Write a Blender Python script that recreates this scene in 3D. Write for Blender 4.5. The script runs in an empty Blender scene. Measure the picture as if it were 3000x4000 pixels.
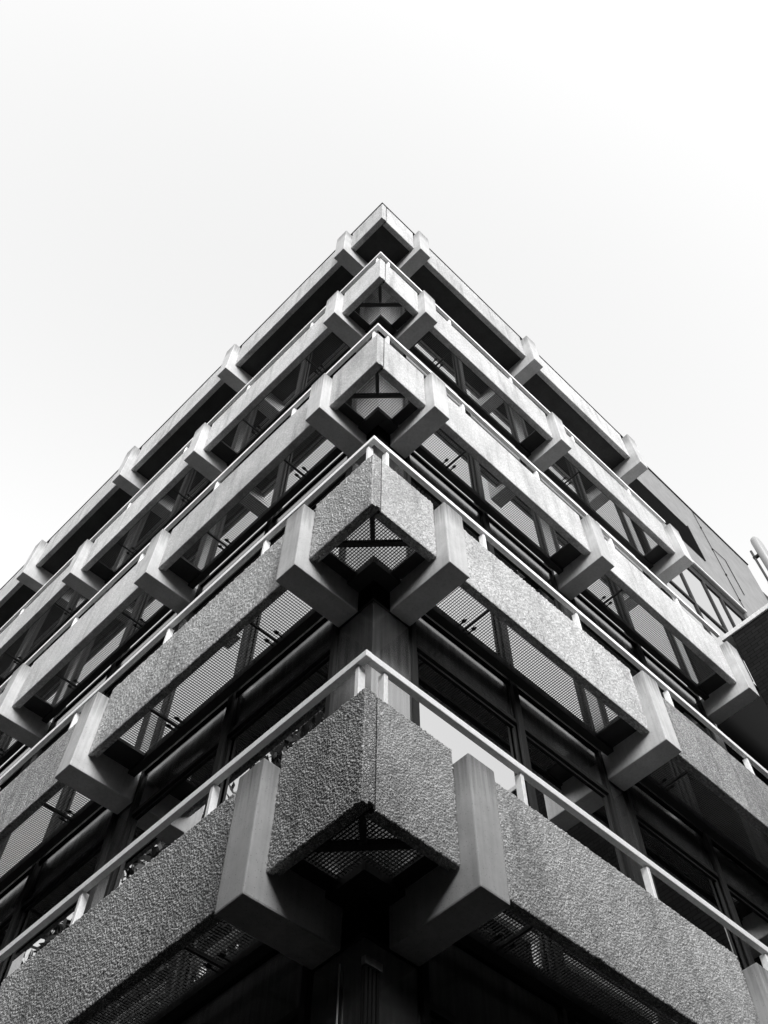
import bpy, bmesh, math, random
import numpy as np
from mathutils import Vector, Matrix

random.seed(7); rng = np.random.default_rng(11)
S = bpy.context.scene
COL = S.collection
R = math.radians
Z0 = 6.932                      # height of the first parapet's top edge above the street

# ------------------------------------------------------------------ camera
cam_d = bpy.data.cameras.new('camera'); cam = bpy.data.objects.new('camera', cam_d); COL.objects.link(cam); S.camera = cam
_a = math.pi / 4 - 0.0934
TILT, ROLL = 1.1166, -0.0954
_fh = Vector((math.cos(_a), math.sin(_a), 0)); _up = Vector((0, 0, 1))
F = _fh * math.cos(TILT) + _up * math.sin(TILT)
Rv = F.cross(_up).normalized(); Uv = Rv.cross(F)
R2 = Rv * math.cos(ROLL) + Uv * math.sin(ROLL); U2 = Uv * math.cos(ROLL) - Rv * math.sin(ROLL)
cam.matrix_world = Matrix(((R2.x, U2.x, -F.x, -3.304), (R2.y, U2.y, -F.y, -3.669), (R2.z, U2.z, -F.z, Z0 - 5.332), (0, 0, 0, 1)))
cam_d.sensor_fit = 'VERTICAL'; cam_d.sensor_height = 24; cam_d.sensor_width = 18
cam_d.lens = 3632.1 / 4000 * 24
cam_d.shift_x = -197.3 / 4000; cam_d.shift_y = -423.2 / 4000
cam_d.clip_start = .05; cam_d.clip_end = 2000
S.render.resolution_x, S.render.resolution_y = 768, 1024

# ------------------------------------------------------------------ world, sun, exposure
SUN_EL, SUN_AZ = 27.0, 208.0     # azimuth clockwise from +Y, where the soft sun stands
W = bpy.data.worlds.new('World'); S.world = W; W.use_nodes = True
wn = W.node_tree; wn.nodes.clear()
wo = wn.nodes.new('ShaderNodeOutputWorld'); bg = wn.nodes.new('ShaderNodeBackground')
sky = wn.nodes.new('ShaderNodeTexSky'); sky.sky_type = 'NISHITA'; sky.sun_disc = False
sky.sun_elevation = R(SUN_EL); sky.sun_rotation = R(SUN_AZ)
sky.air_density = 6.0; sky.dust_density = 2.0; sky.ozone_density = 0.0
bw = wn.nodes.new('ShaderNodeRGBToBW')
wn.links.new(sky.outputs[0], bw.inputs[0]); wn.links.new(bw.outputs[0], bg.inputs[0])
bg.inputs[1].default_value = 0.15
wn.links.new(bg.outputs[0], wo.inputs[0])
sun_d = bpy.data.lights.new('sun', 'SUN'); sun = bpy.data.objects.new('sun', sun_d); COL.objects.link(sun)
sun_d.energy = 1.5; sun_d.angle = R(35); sun_d.color = (1, 1, 1)
_sd = Vector((math.sin(R(SUN_AZ)) * math.cos(R(SUN_EL)), math.cos(R(SUN_AZ)) * math.cos(R(SUN_EL)), math.sin(R(SUN_EL))))
sun.rotation_euler = (-_sd).to_track_quat('-Z', 'Y').to_euler(); sun.location = _sd * 60
S.view_settings.view_transform = 'Standard'; S.view_settings.look = 'None'
S.view_settings.gamma = 1; S.view_settings.use_curve_mapping = False
S.view_settings.exposure = 1.3

# ------------------------------------------------------------------ materials
def newmat(name, base=.3, rough=.8, metal=0., spec=.5, ior=None):
    m = bpy.data.materials.new(name); m.use_nodes = True
    p = m.node_tree.nodes['Principled BSDF']
    p.inputs['Base Color'].default_value = (base, base, base, 1)
    p.inputs['Roughness'].default_value = rough; p.inputs['Metallic'].default_value = metal
    p.inputs['Specular IOR Level'].default_value = spec
    if ior: p.inputs['IOR'].default_value = ior
    return m, m.node_tree, p
def node(nt, t, **kw):
    n = nt.nodes.new(t)
    for k, v in kw.items():
        if k.startswith('i_'): n.inputs[k[2:].replace('_', ' ')].default_value = v
        else: setattr(n, k, v)
    return n
def ramp(nt, stops):
    r = nt.nodes.new('ShaderNodeValToRGB'); e = r.color_ramp.elements
    while len(e) < len(stops): e.new(.5)
    for el, (p, c) in zip(e, stops): el.position = p; el.color = (c, c, c, 1)
    return r
def coords(nt, scale=(1, 1, 1)):
    t = nt.nodes.new('ShaderNodeNewGeometry'); mp = nt.nodes.new('ShaderNodeMapping')
    mp.inputs['Scale'].default_value = scale
    nt.links.new(t.outputs['Position'], mp.inputs[0]); return mp.outputs[0]

def stains(nt, col):
    cs = coords(nt, (5.5, 5.5, .55)); n = node(nt, 'ShaderNodeTexNoise', i_Scale=1.0, i_Detail=5.0, i_Roughness=.6); nt.links.new(cs, n.inputs['Vector'])
    r = ramp(nt, [(.34, .74), (.47, .98), (.7, 1.06)]); nt.links.new(n.outputs[0], r.inputs[0])
    mx = node(nt, 'ShaderNodeMix', data_type='RGBA', blend_type='MULTIPLY'); mx.inputs[0].default_value = 1
    nt.links.new(col, mx.inputs[6]); nt.links.new(r.outputs[0], mx.inputs[7]); return mx.outputs[2]
def tonevar(nt, fac, lo, hi):
    # slow noise over the surface, shifted a little from one cast piece to the next
    r = ramp(nt, [(.3, lo), (.7, hi)]); nt.links.new(fac, r.inputs[0])
    oi = nt.nodes.new('ShaderNodeObjectInfo'); mr = node(nt, 'ShaderNodeMapRange'); mr.inputs['To Min'].default_value = .88; mr.inputs['To Max'].default_value = 1.08
    nt.links.new(oi.outputs['Random'], mr.inputs[0])
    m = node(nt, 'ShaderNodeVectorMath', operation='SCALE'); nt.links.new(r.outputs[0], m.inputs[0]); nt.links.new(mr.outputs[0], m.inputs['Scale'])
    return m
def aggregate(name, bump=.9, dark=.12, lo=.28, hi=.62):
    m, nt, p = newmat(name, .3, .9, spec=.25); L = nt.links.new
    co = coords(nt)
    v = node(nt, 'ShaderNodeTexVoronoi', feature='F1', i_Scale=46.0); L(co, v.inputs['Vector'])
    v2 = node(nt, 'ShaderNodeTexVoronoi', feature='DISTANCE_TO_EDGE', i_Scale=46.0); L(co, v2.inputs['Vector'])
    nz = node(nt, 'ShaderNodeTexNoise', i_Scale=120.0, i_Detail=3.0); L(co, nz.inputs['Vector'])
    big = node(nt, 'ShaderNodeTexNoise', i_Scale=1.3, i_Detail=4.0); L(co, big.inputs['Vector'])
    # stones of differing tone in a darker cement matrix
    sep = node(nt, 'ShaderNodeSeparateColor'); L(v.outputs['Color'], sep.inputs[0])
    tone = ramp(nt, [(0, lo), (.5, (lo + hi) / 2), (1, hi)]); L(sep.outputs[0], tone.inputs[0])
    edge = ramp(nt, [(.0, .0), (.012, .35), (.05, 1)]); L(v2.outputs['Distance'], edge.inputs[0])
    mix = node(nt, 'ShaderNodeMix', data_type='RGBA'); mix.inputs[6].default_value = (dark, dark, dark, 1)
    L(edge.outputs[0], mix.inputs[0]); L(tone.outputs[0], mix.inputs[7])
    br = tonevar(nt, big.outputs[0], .84, 1.1)
    mul = node(nt, 'ShaderNodeMix', data_type='RGBA', blend_type='MULTIPLY'); mul.inputs[0].default_value = 1
    L(mix.outputs[2], mul.inputs[6]); L(br.outputs[0], mul.inputs[7]); L(stains(nt, mul.outputs[2]), p.inputs['Base Color'])
    hgt = ramp(nt, [(0, 0), (.10, .6), (.3, 1)]); L(v2.outputs['Distance'], hgt.inputs[0])
    ad = node(nt, 'ShaderNodeMath', operation='MULTIPLY_ADD'); ad.inputs[1].default_value = .5
    L(nz.outputs[0], ad.inputs[0]); L(hgt.outputs[0], ad.inputs[2])
    ad2 = node(nt, 'ShaderNodeMath', operation='MULTIPLY_ADD'); ad2.inputs[1].default_value = .8
    L(sep.outputs[1], ad2.inputs[0]); L(ad.outputs[0], ad2.inputs[2])
    b = node(nt, 'ShaderNodeBump', i_Strength=bump, i_Distance=.012); L(ad2.outputs[0], b.inputs['Height']); L(b.outputs[0], p.inputs['Normal'])
    return m

def concrete(name, lo=.3, hi=.42, streak=.5, drips=False):
    m, nt, p = newmat(name, .36, .85, spec=.3); L = nt.links.new
    co = coords(nt); cs = coords(nt, (26, 26, 1.1))
    n1 = node(nt, 'ShaderNodeTexNoise', i_Scale=3.0, i_Detail=8.0, i_Roughness=.65); L(co, n1.inputs['Vector'])
    n2 = node(nt, 'ShaderNodeTexNoise', i_Scale=1.0, i_Detail=5.0); L(cs, n2.inputs['Vector'])
    n3 = node(nt, 'ShaderNodeTexNoise', i_Scale=90.0, i_Detail=2.0); L(co, n3.inputs['Vector'])
    vo = node(nt, 'ShaderNodeTexVoronoi', i_Scale=38.0, feature='F1'); L(co, vo.inputs['Vector'])
    r1 = tonevar(nt, n1.outputs[0], lo, hi)
    r2 = ramp(nt, [(.3, 1 - streak), (.5, 1), (.7, 1.06)]); L(n2.outputs[0], r2.inputs[0])
    mu = node(nt, 'ShaderNodeMix', data_type='RGBA', blend_type='MULTIPLY'); mu.inputs[0].default_value = 1
    L(r1.outputs[0], mu.inputs[6]); L(r2.outputs[0], mu.inputs[7])
    rp = ramp(nt, [(.10, .4), (.16, 1)]); L(vo.outputs['Distance'], rp.inputs[0])
    mu2 = node(nt, 'ShaderNodeMix', data_type='RGBA', blend_type='MULTIPLY'); mu2.inputs[0].default_value = .8
    L(mu.outputs[2], mu2.inputs[6]); L(rp.outputs[0], mu2.inputs[7])
    if drips:      # rain-washed dirt running down from the top edge in uneven tongues
        tc = nt.nodes.new('ShaderNodeTexCoord'); sx = node(nt, 'ShaderNodeSeparateXYZ'); L(tc.outputs['Generated'], sx.inputs[0])
        cd_ = coords(nt, (34, 34, 1.6)); nd = node(nt, 'ShaderNodeTexNoise', i_Scale=1.0, i_Detail=3.0); L(cd_, nd.inputs['Vector'])
        ma = node(nt, 'ShaderNodeMath', operation='MULTIPLY_ADD'); ma.inputs[1].default_value = .55; L(nd.outputs[0], ma.inputs[0]); L(sx.outputs[2], ma.inputs[2])
        mr = node(nt, 'ShaderNodeMapRange'); mr.inputs['From Min'].default_value = .94; mr.inputs['From Max'].default_value = 1.36
        mr.inputs['To Min'].default_value = 1.0; mr.inputs['To Max'].default_value = .36; L(ma.outputs[0], mr.inputs[0])
        mu3 = node(nt, 'ShaderNodeMix', data_type='RGBA', blend_type='MULTIPLY'); mu3.inputs[0].default_value = 1
        L(mu2.outputs[2], mu3.inputs[6]); L(mr.outputs[0], mu3.inputs[7]); L(mu3.outputs[2], p.inputs['Base Color'])
    else: L(mu2.outputs[2], p.inputs['Base Color'])
    b = node(nt, 'ShaderNodeBump', i_Strength=.25, i_Distance=.004); L(n3.outputs[0], b.inputs['Height']); L(b.outputs[0], p.inputs['Normal'])
    return m

def streaky(name, base, rough, metal, amount=.35, spec=.5):
    m, nt, p = newmat(name, base, rough, metal, spec); L = nt.links.new
    cs = coords(nt, (30, 30, 1.2)); n = node(nt, 'ShaderNodeTexNoise', i_Scale=1.0, i_Detail=6.0); L(cs, n.inputs['Vector'])
    r = ramp(nt, [(.3, base * (1 - amount)), (.7, base * (1 + amount))]); L(n.outputs[0], r.inputs[0]); L(r.outputs[0], p.inputs['Base Color'])
    r2 = ramp(nt, [(.3, min(1, rough * .8)), (.7, min(1, rough * 1.25))]); L(n.outputs[0], r2.inputs[0]); L(r2.outputs[0], p.inputs['Roughness'])
    return m

def brickmat(name):
    m, nt, p = newmat(name, .05, .95, spec=.08); L = nt.links.new
    g = nt.nodes.new('ShaderNodeNewGeometry'); sp = node(nt, 'ShaderNodeSeparateXYZ'); L(g.outputs['Position'], sp.inputs[0])
    ad = node(nt, 'ShaderNodeMath', operation='ADD'); L(sp.outputs[0], ad.inputs[0]); L(sp.outputs[1], ad.inputs[1])
    cb = node(nt, 'ShaderNodeCombineXYZ'); L(ad.outputs[0], cb.inputs[0]); L(sp.outputs[2], cb.inputs[1])
    b = node(nt, 'ShaderNodeTexBrick', i_Scale=1.0); b.inputs['Brick Width'].default_value = .225; b.inputs['Row Height'].default_value = .075
    b.inputs['Mortar Size'].default_value = .008
    b.inputs['Color1'].default_value = (.009,) * 3 + (1,); b.inputs['Color2'].default_value = (.015,) * 3 + (1,); b.inputs['Mortar'].default_value = (.004,) * 3 + (1,)
    L(cb.outputs[0], b.inputs['Vector']); L(b.outputs[0], p.inputs['Base Color'])
    bp = node(nt, 'ShaderNodeBump', i_Strength=.6, i_Distance=.006, invert=True); L(b.outputs['Fac'], bp.inputs['Height']); L(bp.outputs[0], p.inputs['Normal'])
    return m

def groundmat(name, base, sc=40):
    m, nt, p = newmat(name, base, .9, spec=.3); L = nt.links.new
    co = coords(nt); n = node(nt, 'ShaderNodeTexNoise', i_Scale=float(sc), i_Detail=5.0); L(co, n.inputs['Vector'])
    r = ramp(nt, [(.3, base * .7), (.7, base * 1.3)]); L(n.outputs[0], r.inputs[0]); L(r.outputs[0], p.inputs['Base Color'])
    b = node(nt, 'ShaderNodeBump', i_Strength=.4, i_Distance=.01); L(n.outputs[0], b.inputs['Height']); L(b.outputs[0], p.inputs['Normal'])
    return m

M_AGG = aggregate('exposed_aggregate')
M_AGG_F = aggregate('fine_aggregate', .35, .3, .42, .62)
def aggregate_relief(name):
    m, nt, p = newmat(name, .3, .9, spec=.25); L = nt.links.new
    a = node(nt, 'ShaderNodeAttribute', attribute_name='stone'); c = node(nt, 'ShaderNodeAttribute', attribute_name='cement')
    tone = ramp(nt, [(0, .31), (.5, .44), (1, .58)]); L(a.outputs['Fac'], tone.inputs[0])
    e = ramp(nt, [(.02, 0), (.3, 1)]); L(c.outputs['Fac'], e.inputs[0])
    mix = node(nt, 'ShaderNodeMix', data_type='RGBA'); mix.inputs[6].default_value = (.14, .14, .14, 1)
    L(e.outputs[0], mix.inputs[0]); L(tone.outputs[0], mix.inputs[7])
    co = coords(nt); big = node(nt, 'ShaderNodeTexNoise', i_Scale=1.3, i_Detail=5.0); L(co, big.inputs['Vector'])
    br = tonevar(nt, big.outputs[0], .84, 1.1)
    mul = node(nt, 'ShaderNodeMix', data_type='RGBA', blend_type='MULTIPLY'); mul.inputs[0].default_value = 1
    L(mix.outputs[2], mul.inputs[6]); L(br.outputs[0], mul.inputs[7]); L(stains(nt, mul.outputs[2]), p.inputs['Base Color'])
    nz = node(nt, 'ShaderNodeTexNoise', i_Scale=220.0, i_Detail=3.0); L(co, nz.inputs['Vector'])
    b = node(nt, 'ShaderNodeBump', i_Strength=.5, i_Distance=.004); L(nz.outputs[0], b.inputs['Height']); L(b.outputs[0], p.inputs['Normal'])
    return m
M_AGG_D = aggregate_relief('exposed_aggregate_relief')
M_CON = concrete('cast_concrete', .40, .55, .1, True)
M_BEAM = concrete('plain_concrete', .27, .36, .15)
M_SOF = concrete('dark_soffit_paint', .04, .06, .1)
M_WHITE = streaky('white_rail_paint', .86, .4, 0, .05)
def chipped(name):
    m, nt, p = newmat(name, .86, .4); L = nt.links.new
    co = coords(nt); n = node(nt, 'ShaderNodeTexNoise', i_Scale=26.0, i_Detail=7.0, i_Roughness=.7); L(co, n.inputs['Vector'])
    r = ramp(nt, [(.27, .3), (.34, .74), (.6, .88)]); L(n.outputs[0], r.inputs[0]); L(r.outputs[0], p.inputs['Base Color'])
    return m
M_WHITE = chipped('chipped_white_paint')
M_STEEL = streaky('dark_galvanised_steel', .03, .6, .2, .25)
M_PANEL = streaky('grey_coated_metal', .34, .16, .92, .2)
M_FRAME = streaky('grey_frame_metal', .016, .5, 0., .25, .15)
M_DARK = newmat('dark_flashing', .02, .6, spec=.12)[0]
M_GLASS, _nt, _p = newmat('dark_window_glass', .55, .012, 1.0)
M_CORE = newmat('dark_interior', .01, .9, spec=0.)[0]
M_BACK = newmat('dark_panel_back', .035, .9, spec=.1)[0]  # inward faces of the panels, set darker than their fronts
M_SILL = streaky('pale_sill_metal', .6, .4, 0, .1)
M_REND = concrete('pale_render', .19, .25, .12)
M_BRICK = brickmat('dark_brick')
M_ASPH = groundmat('asphalt', .02)
M_PAVE = groundmat('paving', .025, 25)
M_RAD = newmat('white_radome', .27, .4)[0]
M_LEAF, _nt, _p = newmat('leaf', .05, .7)
M_BARK = groundmat('bark', .06, 12)

# ------------------------------------------------------------------ mesh helpers
class MB:
    def __init__(s): s.v = []; s.f = []
    def poly(s, vs, fs):
        o = len(s.v); s.v += [tuple(p) for p in vs]; s.f += [tuple(o + i for i in f) for f in fs]; return s
    def box(s, a, b):
        x0, y0, z0 = (min(a[i], b[i]) for i in range(3)); x1, y1, z1 = (max(a[i], b[i]) for i in range(3))
        return s.poly([(x0, y0, z0), (x1, y0, z0), (x1, y1, z0), (x0, y1, z0), (x0, y0, z1), (x1, y0, z1), (x1, y1, z1), (x0, y1, z1)],
                      [(0, 3, 2, 1), (4, 5, 6, 7), (0, 1, 5, 4), (1, 2, 6, 5), (2, 3, 7, 6), (3, 0, 4, 7)])
    def bar(s, p, q, w, h, up=(0, 0, 1)):
        p, q = Vector(p), Vector(q); d = (q - p).normalized(); u = Vector(up)
        if abs(d.dot(u)) > .95: u = Vector((1, 0, 0))
        r = d.cross(u).normalized(); u = r.cross(d)
        vs = [c + r * (sx * w / 2) + u * (sy * h / 2) for c in (p, q) for sx, sy in ((-1, -1), (1, -1), (1, 1), (-1, 1))]
        return s.poly(vs, [(0, 1, 2, 3), (7, 6, 5, 4), (0, 4, 5, 1), (1, 5, 6, 2), (2, 6, 7, 3), (3, 7, 4, 0)])
    def tube(s, p, q, r, n=10, r2=None):
        p, q = Vector(p), Vector(q); d = (q - p).normalized(); u = Vector((0, 0, 1)) if abs(d.z) < .9 else Vector((1, 0, 0))
        a = d.cross(u).normalized(); b = d.cross(a); r2 = r if r2 is None else r2
        vs = [c + (a * math.cos(t) + b * math.sin(t)) * rr for c, rr in ((p, r), (q, r2)) for t in [2 * math.pi * i / n for i in range(n)]]
        return s.poly(vs, [(i, (i + 1) % n, n + (i + 1) % n, n + i) for i in range(n)] + [tuple(range(n - 1, -1, -1)), tuple(range(n, 2 * n))])
    def prism(s, prof, f):      # prof: list of 2-D points, f(pt, end) -> 3-D
        n = len(prof); vs = [f(p, 0) for p in prof] + [f(p, 1) for p in prof]
        return s.poly(vs, [tuple(range(n)), tuple(range(2 * n - 1, n - 1, -1))] + [(i, n + i, n + (i + 1) % n, (i + 1) % n) for i in range(n)])
    def obj(s, name, mat, parent=None, bevel=0, seg=2, smooth=False, mat2=None, test=None):
        me = bpy.data.meshes.new(name); me.from_pydata(s.v, [], s.f)
        bm = bmesh.new(); bm.from_mesh(me); bmesh.ops.recalc_face_normals(bm, faces=bm.faces)
        if bevel:
            bmesh.ops.bevel(bm, geom=[e for e in bm.edges if e.is_manifold and e.calc_face_angle(0) > .5], offset=bevel, segments=seg, profile=.6, affect='EDGES', clamp_overlap=True)
        bm.to_mesh(me); bm.free()
        if smooth:
            for pl in me.polygons: pl.use_smooth = True
        me.materials.append(mat)
        if mat2:
            me.materials.append(mat2)
            for pl in me.polygons: pl.material_index = 1 if test(pl.normal) else 0
        o = bpy.data.objects.new(name, me); COL.objects.link(o)
        if parent: o.parent = parent
        return o
def thing(name, label, cat, group=None):
    o = bpy.data.objects.new(name, None); COL.objects.link(o); o['label'] = label; o['category'] = cat
    if group: o['group'] = group
    return o
def structure(o): o['kind'] = 'structure'; return o

# ------------------------------------------------------------------ ground
g = MB().box((-900, -900, -.5), (900, 900, 0)).obj('ground', M_ASPH); structure(g)
p_ = MB().box((-2.2, -2.2, .002), (30, 40, .13)).obj('pavement', M_PAVE, bevel=.02); structure(p_)

# ------------------------------------------------------------------ the corner building
H = {1: Z0, 2: Z0 + 3.6, 3: Z0 + 7.152, 4: Z0 + 10.80, 5: Z0 + 14.80}
WALL = .72                      # depth of the glazed wall behind the parapet face
BR = {'L': [.935, 4.652, 8.352, 12.09, 15.76, 19.46], 'R': [.940, 4.458, 8.152]}   # near sides of the brackets, measured from the corner
BW = .293
TH = .12
bld = thing('office_building', 'brutalist corner office block with stacked concrete balconies, white rails and mesh walkways', 'building')
def P(s, a, t, z): return (a, t, z) if s == 'R' else (t, a, z)
def fbox(mb, s, a0, a1, t0, t1, z0, z1): return mb.box(P(s, a0, t0, z0), P(s, a1, t1, z1))

def stones(a, z, cell, seed):
    # rounded stones pressed into cement: height and a random number per stone, at points (a, z)
    ia = np.floor(a / cell).astype(int); iz = np.floor(z / cell).astype(int)
    def hsh(i, j, c):
        q = np.sin(i * 127.1 + j * 311.7 + c * 74.7 + seed * 13.3) * 43758.5453; return q - np.floor(q)
    f1 = np.full(a.shape, 9.); f2 = f1.copy(); idn = np.zeros(a.shape); dx = np.zeros(a.shape); dz = np.zeros(a.shape)
    for di in (-1, 0, 1):
        for dj in (-1, 0, 1):
            ci, cj = ia + di, iz + dj
            px = (ci + .5 + (hsh(ci, cj, 1) - .5) * .85) * cell; pz = (cj + .5 + (hsh(ci, cj, 2) - .5) * .85) * cell
            d = np.hypot(a - px, z - pz) / cell; near = d < f1
            f2 = np.where(near, f1, np.minimum(f2, d)); idn = np.where(near, hsh(ci, cj, 3), idn)
            dx = np.where(near, (a - px) / cell * (hsh(ci, cj, 4) - .5), dx); dz = np.where(near, (z - pz) / cell * (hsh(ci, cj, 5) - .5), dz); f1 = np.minimum(f1, d)
    e = np.clip((f2 - f1) / .42, 0, 1); e = e * e * (3 - 2 * e)
    return e * (.55 + .45 * idn) + 1.1 * e * (dx + dz), idn, e

def rough_panel(s, a0, a1, ztop, hgt, res, amp, name):
    mb = MB(); zb = ztop - hgt; t0 = .010
    prof = [(t0, ztop), (TH, ztop), (TH, zb + .03), (.065, zb + .03), (.058, zb), (t0, zb)]
    mb.prism(prof, lambda p, e: P(s, a1 if e else a0, p[0], p[1]))
    na, nz = int((a1 - a0) / res) + 2, int(hgt / res) + 2
    A, Zg = np.meshgrid(np.linspace(a0, a1, na), np.linspace(zb, ztop, nz), indexing='ij')
    h, idn, e = stones(A + (0 if s == 'R' else 57.), Zg, .0225, 1.)
    wob = .004 * (np.sin(A * 61 + Zg * 17) * np.sin(Zg * 47 + A * 23))
    t = .010 - h * amp + wob * .3
    edge = np.minimum(np.minimum(A - a0, a1 - A), np.minimum(Zg - zb, ztop - Zg)); t = np.where(edge < 1e-6, .0105, t)
    # the border points wander a little so the arris is ragged like broken stone
    rag = (h - .4) * .008
    A2 = A + np.where((A - a0 < 1e-6), -np.abs(rag) * .0, 0); Z2 = Zg + np.where(Zg - zb < 1e-6, -np.clip(rag, 0, 1) * .6, 0) + np.where(ztop - Zg < 1e-6, np.clip(rag, 0, 1) * 1.4, 0)
    co = np.stack([A2, t, Z2] if s == 'R' else [t, A2, Z2], -1).reshape(-1, 3)
    base = len(mb.v); idx = (np.arange(na - 1)[:, None] * nz + np.arange(nz - 1)[None, :]).ravel()
    q = np.stack([idx, idx + nz, idx + nz + 1, idx + 1], -1)
    if s == 'L': q = q[:, ::-1]
    V = np.concatenate([np.array(mb.v, float), co]); nf0 = len(mb.f)
    faces = [f for f in mb.f] + (q + base).tolist()
    me = bpy.data.meshes.new(name); me.from_pydata(V.tolist(), [], faces)
    bm_n = np.zeros(len(faces), bool); bm_n[nf0:] = True; me.polygons.foreach_set('use_smooth', bm_n)
    at = me.attributes.new('stone', 'FLOAT', 'POINT'); av = np.full(len(V), .5); av[base:] = idn.ravel(); at.data.foreach_set('value', av.astype(np.float32))
    at = me.attributes.new('cement', 'FLOAT', 'POINT'); av = np.full(len(V), .6); av[base:] = e.ravel(); at.data.foreach_set('value', av.astype(np.float32))
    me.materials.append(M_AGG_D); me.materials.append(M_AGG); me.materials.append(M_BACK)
    mi = np.zeros(len(faces), np.int32); mi[:nf0] = 1; mi[3] = 2      # third side of the slab is its darker back
    me.polygons.foreach_set('material_index', mi); me.update()
    bmq = bmesh.new(); bmq.from_mesh(me); bmq.faces.ensure_lookup_table(); bmesh.ops.recalc_face_normals(bmq, faces=bmq.faces[:nf0]); bmq.to_mesh(me); bmq.free()
    o = bpy.data.objects.new(name, me); COL.objects.link(o); o.parent = bld
    return o

def panel(s, a0, a1, ztop, hgt, t0=0., name='parapet_panel', res=None):
    if res: return rough_panel(s, a0, a1, ztop, hgt, res, .014, name)
    mb = MB(); zb = ztop - hgt
    prof = [(t0, ztop - .012), (t0 + .012, ztop), (t0 + TH, ztop), (t0 + TH, zb + .03), (t0 + .065, zb + .03), (t0 + .058, zb), (t0 + .008, zb), (t0, zb + .008)]
    mb.prism(prof, lambda p, e: P(s, a1 if e else a0, p[0], p[1]))
    ax_ = 1 if s == 'R' else 0
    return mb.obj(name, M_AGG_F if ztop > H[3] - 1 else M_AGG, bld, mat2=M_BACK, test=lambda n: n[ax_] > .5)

def bracket(s, a0, zt, zn, zbt, p):
    prof = [(-p, zn), (WALL - .01, zn), (WALL - .01, zbt), (TH + .02, zbt), (TH + .02, zt), (-p, zt)]
    mb = MB().prism(prof, lambda q, e: P(s, a0 + (BW if e else 0), q[0], q[1]))
    return mb.obj('bracket', M_CON, bld, bevel=.014, seg=2)

for k in (1, 2, 3, 4, 5):
    z = H[k]; roof = k == 5
    hp = 1.153 if roof else 1.03
    pr = .18 if roof else .155
    zn = z - (1.57 if roof else 1.261); zt = z - (.20 if roof else .13); zbt = z - (1.06 if roof else .88)
    for s in 'LR':
        bs = BR[s] if not (k == 1 and s == 'R') else [.940, 4.70, 8.152]
        # corner panel: the left one wraps the corner and shows its end on the right face
        c0 = 0. if s == 'L' else TH + .022
        rs = {1: (.0055, .0065), 2: (.008, .010), }.get(k, (None, None))
        panel(s, c0, bs[0] - .006, z, hp, name='fascia_panel' if roof else 'parapet_panel', res=rs[0])
        for i, b in enumerate(bs):
            bracket(s, b, zt, zn, zbt, pr)
            if i + 1 < len(bs):
                panel(s, b + BW + .006, bs[i + 1] - .006, z, hp, name='fascia_panel' if roof else 'parapet_panel', res=rs[1] if i == 0 else None)

for k in (1, 2, 3, 4, 5):
    js = MB().box((TH + .001, .014, H[k] - (1.14 if k == 5 else 1.02)), (TH + .0205, .05, H[k] - .004)); js.obj('joint_seal', M_DARK, bld)
# grating: bearing bars run to the wall, thin rods run along the walkway
PITCH = .031
def grating_mesh(s, a0, a1, t0, t1, z, joints=(), skip=None):
    mb = MB(); n = int((a1 - a0) / PITCH)
    for i in range(n + 1):
        a = a0 + i * PITCH
        tt1 = t1 if not skip else skip(a)
        fbox(mb, s, a - .0014, a + .0014, t0, tt1, z, z + .013)
    m = int((t1 - t0) / PITCH)
    for j in range(m + 1):
        t = t0 + j * PITCH; fbox(mb, s, a0, a1, t - .0016, t + .0016, z + .006, z + .010)
    return mb

for k in (1, 2, 3, 4):
    zg = H[k] - .90
    for s in 'LR':
        bs = BR[s] if not (k == 1 and s == 'R') else [.940, 4.70, 8.152]
        for i in range(len(bs) - 1):
            a0 = bs[i] + BW; a1 = bs[i + 1]; g0, g1 = a0 + .13, a1 - .30
            gr = grating_mesh(s, g0, g1, TH + .03, .535, zg).obj('walkway_grating', M_STEEL, bld)
            fr = MB()
            fbox(fr, s, a0 + .002, a1 - .002, .537, .637, zg - .06, zg + .05)
            fbox(fr, s, a0 + .002, a1 - .002, TH + .003, TH + .028, zg - .03, zg + .032)
            fbox(fr, s, a0 + .002, g0 - .004, TH + .03, .535, zg - .004, zg + .03)
            fbox(fr, s, g1 + .004, a1 - .002, TH + .03, .535, zg - .004, zg + .03)
            fr.obj('support_frame', M_STEEL, gr)
            for aj in ((g0 + .53,) if s == 'R' else (g0 + .68, g1 - .62)):
                j = MB(); fbox(j, s, aj - .012, aj + .012, TH + .03, .535, zg - .03, zg - .002)
                for da in (-.08, .075):
                    fbox(j, s, aj + da - .025, aj + da + .02, .43, .47, zg - .012, zg - .001)
                    fbox(j, s, aj + da - .008, aj + da + .008, .41, .535, zg - .018, zg - .003)
                j.obj('joint_bracket', M_STEEL, gr)
    # corner piece: one L-shaped mesh panel over a T of steel bars
    mb = MB(); e = .79; inn = .53
    n = int((e - .15) / PITCH)
    for i in range(n + 1):
        a = .15 + i * PITCH
        fbox(mb, 'R', a - .0028, a + .0028, .15, e if a < inn - .01 else inn, zg, zg + .014)
        fbox(mb, 'L', a - .0026, a + .0026, .15, e if a < inn - .01 else inn, zg + .004, zg + .009)
    gr = mb.obj('walkway_grating', M_STEEL, bld)
    fr = MB()
    fr.bar((.125, .66, zg - .025), (.66, .125, zg - .025), .06, .045)
    fr.bar((.125, .125, zg - .027), (.36, .36, zg - .027), .05, .045)
    fbox(fr, 'R', .532, .70, .532, .93, zg - .06, zg + .05); fbox(fr, 'R', .703, .93, .532, .70, zg - .06, zg + .05)
    for s in 'LR': fbox(fr, s, e + .004, BR[s][0] - .003, TH + .005, .528, zg - .004, zg + .032)
    fr.obj('support_frame', M_STEEL, gr)

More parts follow.
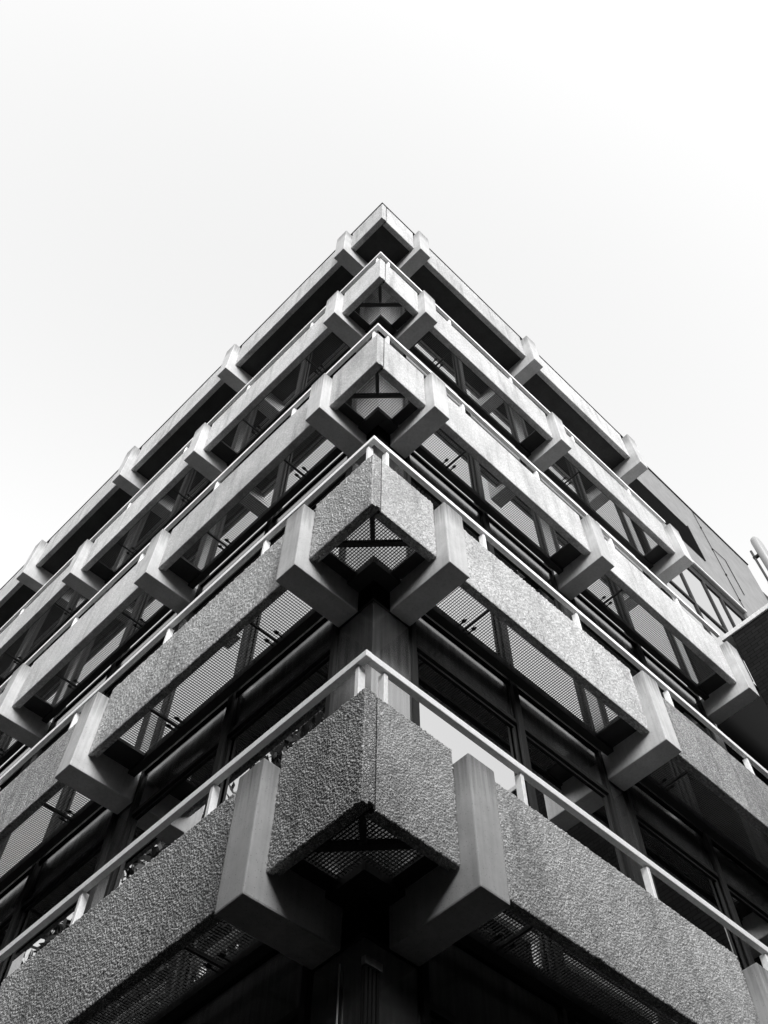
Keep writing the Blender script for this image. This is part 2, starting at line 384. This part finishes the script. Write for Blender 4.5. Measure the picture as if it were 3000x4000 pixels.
# rails
for k in (1, 2, 3, 4):
    z = H[k]; zr = z + .421; hh = .072
    endL, endR = BR['L'][-1] + BW, BR['R'][-1] + .28
    for s, e in (('L', endL), ('R', endR)):
        a0 = 0 if s == 'L' else .0655
        r = MB(); fbox(r, s, a0, e, .003, .065, zr - hh, zr)
        ro = r.obj('handrail', M_WHITE, bld, bevel=.004, seg=1)
        posts = [.13 if s == 'L' else .245]
        for i in range(len(BR[s]) - 1):
            c = BR[s][i] + BW / 2; c2 = BR[s][i + 1] + BW / 2; m = (c2 - c) / 4
            posts += [c + m * 1.0 - .12, c + 3 * m - .17]
        for a in posts:
            pm = MB(); fbox(pm, s, a - .022, a + .022, .028, .098, z - .35, zr - hh - .001)
            pm.obj('post', M_WHITE, ro, bevel=.003, seg=1)

# roof: coping, soffit, deck
z5 = H[5]
for s, e in (('L', BR['L'][-1] + BW), ('R', BR['R'][-1] + BW)):
    c = MB(); fbox(c, s, -.014 if s == 'L' else TH + .02, e, -.014, TH + .018, z5 + .002, z5 + .045); c.obj('coping', M_DARK, bld)
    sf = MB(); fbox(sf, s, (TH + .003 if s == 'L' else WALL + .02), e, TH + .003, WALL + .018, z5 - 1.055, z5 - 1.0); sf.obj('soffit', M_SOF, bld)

# glazed wall
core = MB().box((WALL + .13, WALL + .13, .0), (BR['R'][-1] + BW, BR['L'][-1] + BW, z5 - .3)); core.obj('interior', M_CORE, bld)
LEV = [0.13] + [H[k] - .9 for k in (1, 2, 3, 4)] + [H[5] - 1.058]
for st in range(5):
    f0 = LEV[st] + .002; f1 = LEV[st + 1] - .002
    top = H[st + 1]
    zg1 = top - 1.52 if st < 4 else top - 1.62      # top of glass
    zg0 = f0 + (.16 if st == 0 else .055)
    zs1 = (top - .905) if st < 4 else f1
    for s in 'LR':
        bs = BR[s]; cs = [b + BW / 2 for b in bs]
        # corner panel
        cp = MB(); fbox(cp, s, WALL if s == 'R' else WALL + .061, 1.245, WALL, WALL + .06, f0, min(zs1, top - 1.262))
        cpo = cp.obj('wall_panel', M_PANEL, bld)
        rl = MB(); fbox(rl, s, WALL - .006 if s == 'R' else WALL + .001, 1.245, WALL - .008, WALL - .001, top - 1.262, top - 1.235); rl.obj('panel_trim', M_FRAME, cpo)
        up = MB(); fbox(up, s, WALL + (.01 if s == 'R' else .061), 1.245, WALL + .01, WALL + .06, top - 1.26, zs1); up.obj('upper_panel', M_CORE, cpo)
        edges = []
        for i in range(len(cs)):
            if i: 
                cw = MB(); fbox(cw, s, cs[i] - .17, min(cs[i] + .17, bs[-1] + BW), WALL, WALL + .06, f0, zs1); cw.obj('wall_panel', M_PANEL, bld)
            if i + 1 < len(cs):
                w0 = 1.247 if i == 0 else cs[i] + .172; w1 = cs[i + 1] - .172; mid = (w0 + w1) / 2 + .02
                for q, (x0, x1) in enumerate(((w0, mid), (mid, w1))):
                    fr = MB(); fw = .062
                    f0w, f1w = (fw, .014) if q == 0 else (.014, fw)
                    fbox(fr, s, x0 + .001, x0 + f0w, WALL - .03, WALL + .06, zg0 - .05, zs1)
                    fbox(fr, s, x1 - f1w, x1 - .001, WALL - .03, WALL + .06, zg0 - .05, zs1)
                    fbox(fr, s, x0 + f0w, x1 - f1w, WALL - .028, WALL + .06, zg1, zg1 + .05)
                    fbox(fr, s, x0 + f0w, x1 - f1w, WALL - .028, WALL + .06, zg0 - .05, zg0)
                    # sash
                    for y0, y1, v0, v1 in ((x0 + f0w + .012, x0 + f0w + .042, zg0 + .012, zg1 - .012), (x1 - f1w - .042, x1 - f1w - .012, zg0 + .012, zg1 - .012)):
                        fbox(fr, s, y0, y1, WALL + .005, WALL + .03, v0, v1)
                    for v0, v1 in ((zg0 + .012, zg0 + .042), (zg1 - .042, zg1 - .012)):
                        fbox(fr, s, x0 + f0w + .042, x1 - f1w - .042, WALL + .006, WALL + .029, v0, v1)
                    fo = fr.obj('window', M_FRAME, bld)
                    gl = MB(); fbox(gl, s, x0 + f0w - .004, x1 - f1w + .004, WALL + .02, WALL + .028, zg0 - .004, zg1 + .004); gl.obj('pane', M_GLASS, fo)
                    sp = MB(); fbox(sp, s, x0 + f0w + .001, x1 - f1w - .001, WALL + .002, WALL + .05, zg1 + .051, zs1); sp.obj('spandrel', M_PANEL, fo)
                    if st == 0: si = MB(); fbox(si, s, x0 + f0w, x1 - f1w, WALL - .045, WALL + .05, f0 + .004, zg0 - .051); si.obj('sill', M_SILL, fo)
                # projecting mullion
                mu = MB(); fbox(mu, s, mid - .045, mid + .045, WALL - .06, WALL - .031, f0, zs1); mu.obj('mullion', M_FRAME, bld)

# fluted corner post of the street floor, with its pale cap
cp = MB(); zc0, zc1 = .132, Z0 - 1.47
for j in range(4): fbox(cp, 'R', WALL - .010 + j * .036, WALL + .012 + j * .036, WALL - .03, WALL - .002, zc0, zc1)
fbox(cp, 'R', WALL - .014, WALL + .134, WALL - .012, WALL - .001, zc0, zc1 - .001)
co_ = cp.obj('corner_post', M_FRAME, bld)
cap = MB(); fbox(cap, 'R', WALL - .02, WALL + .14, WALL - .04, WALL - .002, zc1 + .001, zc1 + .055); cap.obj('post_cap', M_REND, co_)
pipe = MB().tube((WALL - .02, .93, .13), (WALL - .02, .93, Z0 - 1.36), .006); pipe.obj('downpipe', M_SILL, bld, smooth=True)

# ------------------------------------------------------------------ brick wing, right
bk = thing('brick_annex', 'dark brick low wing with pale metal coping at the right of the balconies', 'building')
BX = 8.50
MB().box((BX, -12, 0.0), (BX + 14, -.165, Z0 + 7.42)).obj('wall', M_BRICK, bk)
MB().box((BX - .03, -12.05, Z0 + 7.422), (BX + 14, .03, Z0 + 7.52)).obj('coping', M_SILL, bk, bevel=.012)

# ------------------------------------------------------------------ rendered upper wing
wg = thing('rendered_wing', 'tall smooth grey wing with louvre strip and reflecting windows behind the balconies', 'building')
wg.location = (0, .78, 0)
X0, X1 = 9.2, 16.62
def zz(v): return Z0 + v
zt_ = 18.28; hs = 13.46
wm = MB(); wm.box((X0, .0, zz(hs)), (X1, 6, zz(zt_))); wm.obj('wall', M_REND, wg)
MB().box((X0 - .02, -.035, zz(zt_) + .002), (X1 + .03, 6, zz(zt_) + .06)).obj('coping', M_DARK, wg)
MB().box((X0, -.03, zz(hs) - .0), (X1 - 2.85, -.002, zz(hs) + .07)).obj('head_trim', M_SILL, wg)
MB().box((13.72, .0, 0), (X1, 6, zz(hs) - .002)).obj('wall', M_REND, wg)
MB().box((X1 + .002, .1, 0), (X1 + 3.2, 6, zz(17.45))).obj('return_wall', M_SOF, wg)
lv = MB(); 
for j in range(22):
    zl = zz(14.55) + j * .07
    lv.poly([(9.3, -.03, zl), (12.5, -.03, zl), (12.5, .0, zl + .045), (9.3, .0, zl + .045), (9.3, -.026, zl - .006), (12.5, -.026, zl - .006), (12.5, -.002, zl + .03), (9.3, -.002, zl + .03)],
            [(0, 1, 2, 3), (7, 6, 5, 4), (0, 4, 5, 1), (1, 5, 6, 2), (2, 6, 7, 3), (3, 7, 4, 0)])
lv.box((9.3, -.006, zz(14.5)), (12.5, -.002, zz(16.12))); lv.box((12.5, -.035, zz(14.5)), (12.53, -.002, zz(16.14)))
lv.obj('louvre', M_FRAME, wg)
cb = MB(); cb.tube((13.72, -.02, zz(hs) + .01), (13.72, -.02, zz(zt_)), .009, 6); cb.obj('cable', M_DARK, wg)
for zc in (13.9, 15.0, 16.2, 17.3): MB().box((13.70, -.04, zz(zc)), (13.74, -.002, zz(zc) + .05)).obj('cable_clip', M_DARK, wg)
l2 = MB(); l2.tube((13.72, -.02, zz(16.3)), (14.4, -.02, zz(16.36)), .009, 6); l2.tube((14.4, -.02, zz(16.36)), (14.4, -.02, zz(14.75)), .011, 6); l2.obj('cable', M_DARK, wg)
# recessed window strip
WZ0, WZ1 = 9.6, hs
for (x0, x1) in ((9.25, 10.56), (10.56, 11.80), (11.80, 12.55), (12.55, 13.70)):
    fr = MB()
    fr.box((x0, .07, zz(WZ0)), (x0 + .07, .14, zz(WZ1) - .004)); fr.box((x1 - .03, .07, zz(WZ0)), (x1 - .001, .14, zz(WZ1) - .004))
    if x0 < 11.9: fr.box((x0 + .07, .072, zz(11.06)), (x1 - .03, .14, zz(11.16)))
    fr.box((x0 + .07, .072, zz(WZ1) - .40), (x1 - .03, .14, zz(WZ1) - .004))
    fo = fr.obj('window', M_DARK, wg)
    MB().box((x0 + .06, .10, zz(WZ0)), (x1 - .02, .108, zz(WZ1) - .1)).obj('pane', M_GLASS, fo)
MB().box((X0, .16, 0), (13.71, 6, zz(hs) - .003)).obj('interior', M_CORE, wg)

# ------------------------------------------------------------------ panel antenna on the wing's roof edge
an = thing('panel_antenna', 'white upright panel antenna on a pole at the grey wing roof edge', 'antenna')
ax, ay, az = 17.33, .30, zz(17.35)
b = MB(); n = 16
prof = []
for i in range(n):
    t = 2 * math.pi * i / n; prof.append((.24 * math.copysign(abs(math.cos(t)) ** .7, math.cos(t)), .15 * math.copysign(abs(math.sin(t)) ** .7, math.sin(t))))
rings = [(0, .9), (.03, 1), (2.3, 1), (2.42, .93), (2.5, .75), (2.53, .4)]
vs = [(ax + x * sc, ay + y * sc, az + dz) for dz, sc in rings for x, y in prof]
fs = [(r * n + i, r * n + (i + 1) % n, (r + 1) * n + (i + 1) % n, (r + 1) * n + i) for r in range(len(rings) - 1) for i in range(n)] + [tuple(range(n)), tuple(range(len(rings) * n - n, len(rings) * n))]
b.poly(vs, fs); b.obj('radome', M_RAD, an, smooth=True)
MB().tube((ax - .16, ay + .27, az - .6), (ax - .16, ay + .27, az + 2.0), .04).obj('pole', M_STEEL, an, smooth=True)
for dz in (.25, 1.6):
    MB().box((ax - .2, ay + .1, az + dz), (ax - .1, ay + .32, az + dz + .08)).obj('mounting_clamp', M_DARK, an)
for dx in (-.12, -.04, .05, .12):
    MB().tube((ax + dx, ay + .02, az - .9), (ax + dx, ay + .02, az + .02), .016, 6).obj('feeder_cable', M_DARK, an, smooth=True)

# ------------------------------------------------------------------ street trees mirrored in the left-hand glass; right-hand pair added to darken reflections
def tree(x, y, h, r, label, seed):
    rg = np.random.default_rng(seed)
    t = thing('street_tree', label, 'tree', 'street trees')
    t.location = (x, y, 0)
    tr = MB(); tr.tube((0, 0, 0), (.1, 0, h * .45), .2, 10, .12)
    for i in range(7):
        a = i * 2.4; zb = h * (.3 + .03 * i); tr.tube((.08, 0, zb), (math.cos(a) * r * .6, math.sin(a) * r * .6, zb + h * .28), .07, 6, .02)
    tr.obj('trunk', M_BARK, t)
    lf = MB(); N = 15000; cl = []
    for i in range(60):
        d = rg.normal(size=3); d /= np.linalg.norm(d); q = d * rg.uniform(.35, 1) ; cl.append((q[0] * r, q[1] * r, h * .68 + q[2] * h * .33))
    for i in range(N):
        c = np.array(cl[rg.integers(len(cl))]) + rg.normal(size=3) * r * .16
        u = rg.normal(size=3); u /= np.linalg.norm(u); v = np.cross(u, rg.normal(size=3)); v /= np.linalg.norm(v); sz = rg.uniform(.09, .2)
        lf.poly([c - u * sz, c + v * sz * .5, c + u * sz, c - v * sz * .5], [(0, 1, 2, 3)])
    lf.obj('crown', M_LEAF, t)
tree(-5.6, 8.4, 18.6, 2.9, 'tall leafy street tree nearest the corner, mirrored in the lowest left window', 4)
tree(-5.8, 15.2, 19.0, 3.1, 'tall leafy street tree between two others, mirrored in the lowest left windows', 3)
tree(-6.2, 23.0, 18.0, 3.2, 'tall leafy street tree farthest from the corner, mirrored in the lowest left windows', 5)
tree(7.5, -6.8, 16.8, 2.5, 'leafy tree added opposite the right-hand face to darken the corner reflection', 6)
tree(14.6, -7.4, 17.0, 2.7, 'leafy tree added in front of the brick annex to darken the walkway reflection', 7)

# ------------------------------------------------------------------ unseen blocks added across the two streets to shade the lower floors
def block(name, label, x0, x1, y0, y1, h, face):
    b = thing(name, label, 'building', 'added shade blocks')
    MB().box((x0, y0, 0), (x1, y1, h)).obj('wall', M_BRICK, b)
    MB().box((x0 - .2, y0 - .2, h + .002), (x1 + .2, y1 + .2, h + .3)).obj('roof', M_DARK, b)
    for fl in range(int(h // 3.4)):
        z = 1.0 + fl * 3.4
        if face == 'x':
            for j in range(int((y1 - y0) // 4)):
                y = y0 + 1.2 + j * 4; MB().box((x1 - .06, y, z), (x1 + .012, y + 1.8, z + 1.7)).obj('window', M_GLASS, b)
        else:
            for j in range(int((x1 - x0) // 4)):
                x = x0 + 1.2 + j * 4; MB().box((x, y1 - .06, z), (x + 1.8, y1 + .012, z + 1.7)).obj('window', M_GLASS, b)
block('shade_block', 'unseen dark block added across the left-hand street to shade the lower floors', -26, -10, -16, 34, 15.3, 'x')
block('shade_block', 'unseen dark block added across the right-hand street to shade the lower floors', -9, 34, -26, -9.6, 11.3, 'y')
